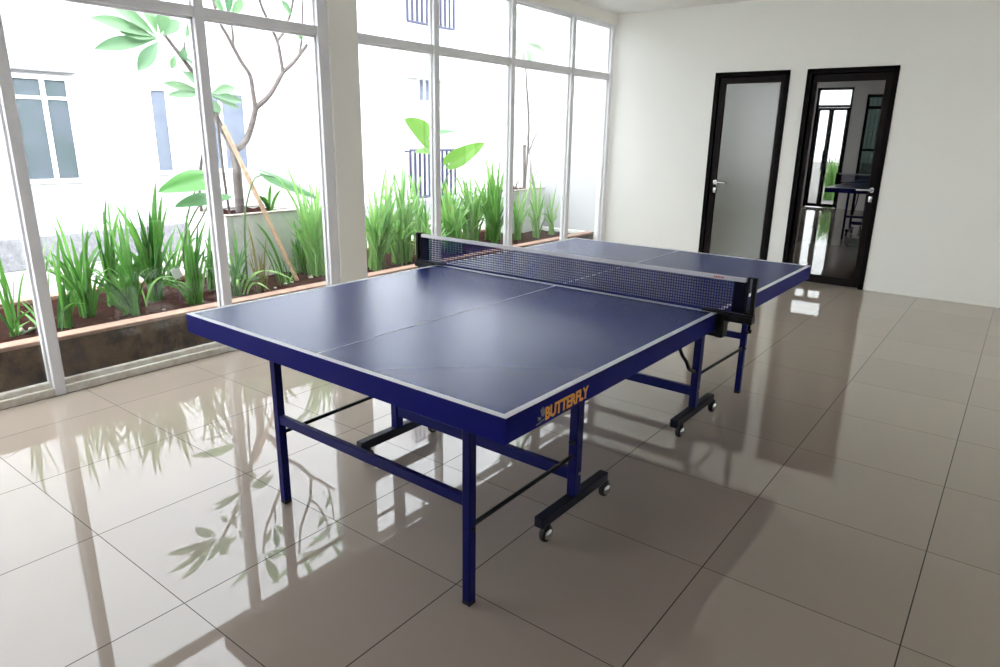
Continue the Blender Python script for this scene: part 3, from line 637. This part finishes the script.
for pts in ([(-.95, 4.75, .75), (-.93, 4.66, 1.2), (-.9, 4.50, 1.6)], [(-.95, 4.80, .75), (-.95, 4.74, 1.0), (-.93, 4.70, 1.3), (-.9, 4.72, 1.45)], [(-.96, 4.70, .75), (-.94, 4.82, .95), (-.92, 4.9, 1.05)], [(-.96, 4.40, .75), (-.94, 4.36, .86), (-.92, 4.30, .93)]):
    p = smooth_path(pts, 3); q.tube(p, [.005-.003*i/len(p) for i in range(len(p))], 6)
for bp, tp in (((-.93, 4.66, 1.2), (-.9, 4.56, 1.3)), ((-.95, 4.74, 1.0), (-.9, 4.86, 1.1)), ((-.95, 4.38, .78), (-.9, 4.25, .9)), ((-.95, 4.4, .78), (-.9, 4.45, .92))): blade(q, bp, tp, .02, .05)
tag(q.build('dry_twigs', M['barktwig'], None), 'bundle of bare dry twigs growing in the farther white box', 'twigs')

# ------------------------------------------------------------------ table tennis table
TT = thing('table_tennis_table', 'navy blue table tennis table with white lines on castored steel legs', 'table', (2.4061, .1589, 0), -.0124)
HX, HY, TZ, AZ = .7625, 1.37, .76, .690
LX, LY, UY = .485, 1.20, .570
for s in (-1, 1):
    y0, y1 = (s*.004, s*HY) if s > 0 else (s*HY, s*.004)
    q = MB(); q.box((-HX+.006, y0+(.006 if s < 0 else 0), TZ-.022), (HX-.006, y1-(.006 if s > 0 else 0), TZ), .001); top = q.build('table_top', M['topblue'], TT)
    q = MB(); z0, z1 = TZ-.0005, TZ+.0008
    ye = s*(HY-.001); yi = s*(HY-.021)
    def strip(x0, x1, ya, yb): q.box((x0, min(ya, yb), z0), (x1, max(ya, yb), z1))
    strip(-HX+.001, HX-.001, yi, ye); strip(-HX+.001, -HX+.021, s*.005, yi); strip(HX-.021, HX-.001, s*.005, yi)
    strip(-.0018, .0018, s*.005, yi); strip(-HX+.021, HX-.021, s*.005, s*.009)
    q.build('boundary_lines', M['line'], top)['label'] = 'white painted edge and centre lines'
    q = MB(); t = .028; zt = TZ-.0004
    q.box((-HX+.001, min(s*.004, s*HY-s*.001), AZ), (-HX+t, max(s*.004, s*HY-s*.001), zt)); q.box((HX-t, min(s*.004, s*HY-s*.001), AZ), (HX-.001, max(s*.004, s*HY-s*.001), zt))
    q.box((-HX+t, min(s*(HY-t), s*(HY-.001)), AZ), (HX-t, max(s*(HY-t), s*(HY-.001)), zt))
    zt = TZ-.023; q.box((-HX+t, min(s*.01, s*.035), AZ+.01), (HX-t, max(s*.01, s*.035), zt), .003)
    q.box((-HX+t, min(s*(LY-.02), s*(LY+.02)), AZ), (HX-t, max(s*(LY-.02), s*(LY+.02)), zt), .003); q.box((-HX+t, min(s*(UY-.02), s*(UY+.02)), AZ), (HX-t, max(s*(UY-.02), s*(UY+.02)), zt), .003)
    apron = q.build('apron', M['tablepaint'], TT)
    if s < 0:
        cu = bpy.data.curves.new('lettering', 'FONT'); cu.body = 'BUTTERFLY'; cu.size = 1; cu.offset = .034; cu.extrude = .01; cu.space_character = 1.0; cu.resolution_u = 3
        tmp = bpy.data.objects.new('lettering_curve', cu); C.objects.link(tmp); bpy.context.view_layer.update()
        me = bpy.data.meshes.new_from_object(tmp.evaluated_get(bpy.context.evaluated_depsgraph_get())); bpy.data.objects.remove(tmp); bpy.data.curves.remove(cu)
        xs_ = [v.co.x for v in me.vertices]; ys_ = [v.co.y for v in me.vertices]; x0, x1, ya, yb = min(xs_), max(xs_), min(ys_), max(ys_)
        for v in me.vertices:
            fx, fy = (v.co.x-x0)/(x1-x0), (v.co.y-ya)/(yb-ya); v.co = Vector((HX+v.co.z*.06+.0002, -1.198+.218*fx, .699+.037*fy))
        me.materials.clear(); me.materials.append(M['orange']); lo = bpy.data.objects.new('lettering', me); C.objects.link(lo); lo.parent = apron; lo['label'] = 'orange printed word BUTTERFLY'
        q = MB()
        def poly(pts): q.add([(HX+.0006, y, z) for y, z in pts]+[(HX-.0004, y, z) for y, z in pts], [tuple(range(len(pts)))]+[tuple(range(len(pts), 2*len(pts)))[::-1]]+[(i, (i+1) % len(pts), len(pts)+(i+1) % len(pts), len(pts)+i) for i in range(len(pts))])
        poly([(-1.2150, .716), (-1.2210, .734), (-1.2090, .742), (-1.2050, .732)]); poly([(-1.2130, .716), (-1.2010, .736), (-1.1995, .722), (-1.2060, .713)])
        poly([(-1.2170, .714), (-1.2330, .720), (-1.2300, .709), (-1.2200, .707)]); poly([(-1.2390, .700), (-1.2030, .706), (-1.2030, .703), (-1.2390, .697)])
        q.build('emblem', M['silver'], apron)['label'] = 'small silver winged emblem'
    for k in (-1, 1):
        gx = k*.4815+.0185
        q = MB(); q.box((gx-.0155, s*LY-.0155, .012), (gx+.0155, s*LY+.0155, AZ+.002), .003); lg = q.build('leg', M['legpaint'], TT)
        q = MB(); q.box((gx-.016, s*LY-.016, 0), (gx+.016, s*LY+.016, .014), .003); q.build('foot_cap', M['rubber'], lg)
        q = MB(); q.box((k*LX-.018, s*UY-.022, .10), (k*LX+.018, s*UY+.022, AZ+.002), .003); up = q.build('upright', M['legpaint'], TT)
        for by, bz in ((0, .20), (.012, .655)):
            q = MB(); q.tube([(k*(LX+.016), s*UY+by, bz), (k*(LX+.023), s*UY+by, bz)], .008, 10); q.build('bolt', M['chrome'], up)
        q = MB(); q.box((k*LX-.02, s*UY-.232, .068), (k*LX+.02, s*UY+.238, .110), .005); q.build('base_bar', M['base'], TT)
        # thin brace from the leg to the upright
        q = MB(); bz_ = .288-.014*k; q.bar((gx, s*(LY-.01), bz_), (k*LX, s*(UY+.015), bz_), .010, .014, .002); q.tube([(k*LX-.012, s*UY+s*.026, .33), (k*LX+.012, s*UY+s*.026, .33)], .007, 8); q.tube([(gx-.021, s*LY, bz_), (gx+.021, s*LY, bz_)], .006, 8); q.build('brace', M['blackmetal'], TT)
        # folding link, cranked, from the underside to the upright
        q = MB()
        if s > 0: q.tube(smooth_path([(k*LX, UY-.03, .305), (k*LX, .47, .335), (k*LX, .425, .385), (k*LX, .33, .475), (k*LX, .20, .70)], 3), .009, 8)
        else: q.tube(smooth_path([(k*LX, -UY+.03, .50), (k*LX, -.51, .56), (k*LX, -.49, .62), (k*LX, -.45, .70)], 3), .009, 8)
        q.build('folding_link', M['blackmetal'], TT)
        for e in (-.192, .232) if s < 0 else (-.165, .255):
            cy = s*UY + e; cx = k*LX+.008
            q = MB(); q.lathe([(.004, -.012), (.027, -.012), (.031, -.008), (.032, -.003), (.032, .003), (.031, .008), (.027, .012), (.004, .012)], (cx, cy, .032), 'X', 24)
            cs = MB(); cs.tube([(cx, cy-.004, .054), (cx, cy-.004, .070)], .010, 10)
            for sx in (-1, 1): cs.box((cx+sx*.0135-.0012, cy-.012, .028), (cx+sx*.0135+.0012, cy+.008, .058), .001)
            cs.box((cx-.0145, cy-.012, .0655), (cx+.0145, cy+.010, .069), .001)
            co = cs.build('caster', M['blackmetal'], TT); q.build('wheel', M['rubber'], co)
            for sx in (-1, 1):
                h = MB(); h.lathe([(.001, sx*.024), (.010, sx*.0225), (.018, sx*.0185), (.0225, sx*.0125), (.0225, sx*.011)], (cx, cy, .032), 'X', 20); h.build('hub_cap', M['chrome'], co)['label'] = 'chrome hub cap'
    q = MB(); q.bar((-.463, s*LY, .362 if s < 0 else .342), (.50, s*LY, .362 if s < 0 else .342), .022, .036, .003); q.build('leg_rail', M['legpaint'], TT)
    q = MB(); q.bar((-LX, s*UY, .190), (LX, s*UY, .190), .026, .048, .003); q.build('upright_rail', M['legpaint'], TT)

# ------------------------------------------------------------------ net clamped across the table
NT = thing('table_tennis_net', 'navy table tennis net with white top tape clamped across the table', 'net', (2.4061, .1589, .76), -.0124); o = (0, 0, .76)
q = MB(o); NX0, NX1, NZ0, NZ1 = -.86, .815, .772, .900
nx, nz = 156, 11; w = .0020
for i in range(nx+1):
    x = NX0+(NX1-NX0)*i/nx; q.box((x-w, -.0012, NZ0), (x+w, .0012, NZ1))
for k in range(nz+1):
    z = NZ0+(NZ1-NZ0)*k/nz; q.box((NX0, -.0012, z-w), (NX1, .0012, z+w))
q.build('net_mesh', M['netcord'], NT)
q = MB(o); q.box((-.872, -.006, .896), (.862, .006, .9135), .003); tp = q.build('top_tape', M['tape'], NT); tp['label'] = 'white top tape'
q = MB(o)
for k in range(6): q.box((.735+k*.007, -.0068, .9015), (.7395+k*.007, -.0055, .9085))
q.build('tape_print', M['red'], tp)['label'] = 'small red printed mark on the tape'
q = MB(o); q.tube([(-.872, 0, .7695), (.862, 0, .7695)], .0055, 8); q.build('bottom_cord', M['netcord'], NT)
for k in (-1, 1):
    q = MB(o)
    x0, x1 = sorted((k*.818, k*.866)); q.box((x0, -.0045, .776), (x1, .0045, .9), .002); q.build('net_sleeve', M['sleeve'], NT)
    q = MB(o); xa, xb = sorted((k*.886, k*.903)); q.box((xa, -.011, .742), (xb, .011, .918), .003)
    xa, xb = sorted((k*.866, k*.874)); q.box((xa, -.007, .772), (xb, .007, .915), .002); xa, xb = sorted((k*.866, k*.903)); q.box((xa, -.008, .7725), (xb, .008, .782), .002); q.box((xa, -.006, .914), (xb, .006, .919), .001)
    q.build('net_post', M['blackmetal'], NT)
    q = MB(o); xa, xb = sorted((k*.70, k*.905)); q.box((xa, -.017, .7635), (xb, .017, .7735), .003)
    xa, xb = sorted((k*.772, k*.905)); q.box((xa, -.022, .738), (xb, .022, .764), .004); xa, xb = sorted((k*.768, k*.80)); q.box((xa, -.03, .668), (xb, .03, .765), .006); xa, xb = sorted((k*.70, k*.80)); q.box((xa, -.02, .668), (xb, .02, .682), .003)
    cl = q.build('clamp', M['blackmetal'], NT)
    q = MB(o); q.lathe([(.002, .700), (.009, .702), (.011, .712), (.006, .716), (.005, .740)], (k*.892, 0, 0), 'Z', 14); q.tube([(k*.892, -.022, .707), (k*.892, .022, .707)], .005, 8)
    q.build('clamp_screw', M['blackmetal'], cl)

# ------------------------------------------------------------------ light, sky, camera
w = bpy.data.worlds.new('overcast_sky'); sc.world = w; w.use_nodes = True
bg = w.node_tree.nodes['Background']; bg.inputs['Color'].default_value = (*SKY_RGB, 1); bg.inputs['Strength'].default_value = SKY
cam = bpy.data.cameras.new('camera'); co = bpy.data.objects.new('camera', cam); C.objects.link(co)
yaw, pit, rol = .6503, -.2846, .0159
fwd = Vector((-math.sin(yaw)*math.cos(pit), math.cos(yaw)*math.cos(pit), math.sin(pit)))
rt = Vector((math.cos(yaw), math.sin(yaw), 0)); up = rt.cross(fwd)
r2 = rt*math.cos(rol)+up*math.sin(rol); u2 = -rt*math.sin(rol)+up*math.cos(rol)
co.matrix_world = Matrix((( r2.x, u2.x, -fwd.x, 4.0599), (r2.y, u2.y, -fwd.y, -2.4434), (r2.z, u2.z, -fwd.z, 1.4224), (0, 0, 0, 1)))
cam.sensor_width = 36; cam.lens = 36*677.45/1000; cam.clip_start = .02
sc.camera = co
sc.view_settings.view_transform = 'Standard'; sc.view_settings.look = 'None'; sc.view_settings.gamma = 1; sc.view_settings.use_curve_mapping = False
sc.view_settings.exposure = EXPO
sc.cycles.use_denoising = True; sc.cycles.max_bounces = 14; sc.cycles.diffuse_bounces = 8; sc.cycles.glossy_bounces = 6; sc.cycles.transparent_max_bounces = 24
sc.cycles.sample_clamp_indirect = 4; sc.cycles.blur_glossy = .3
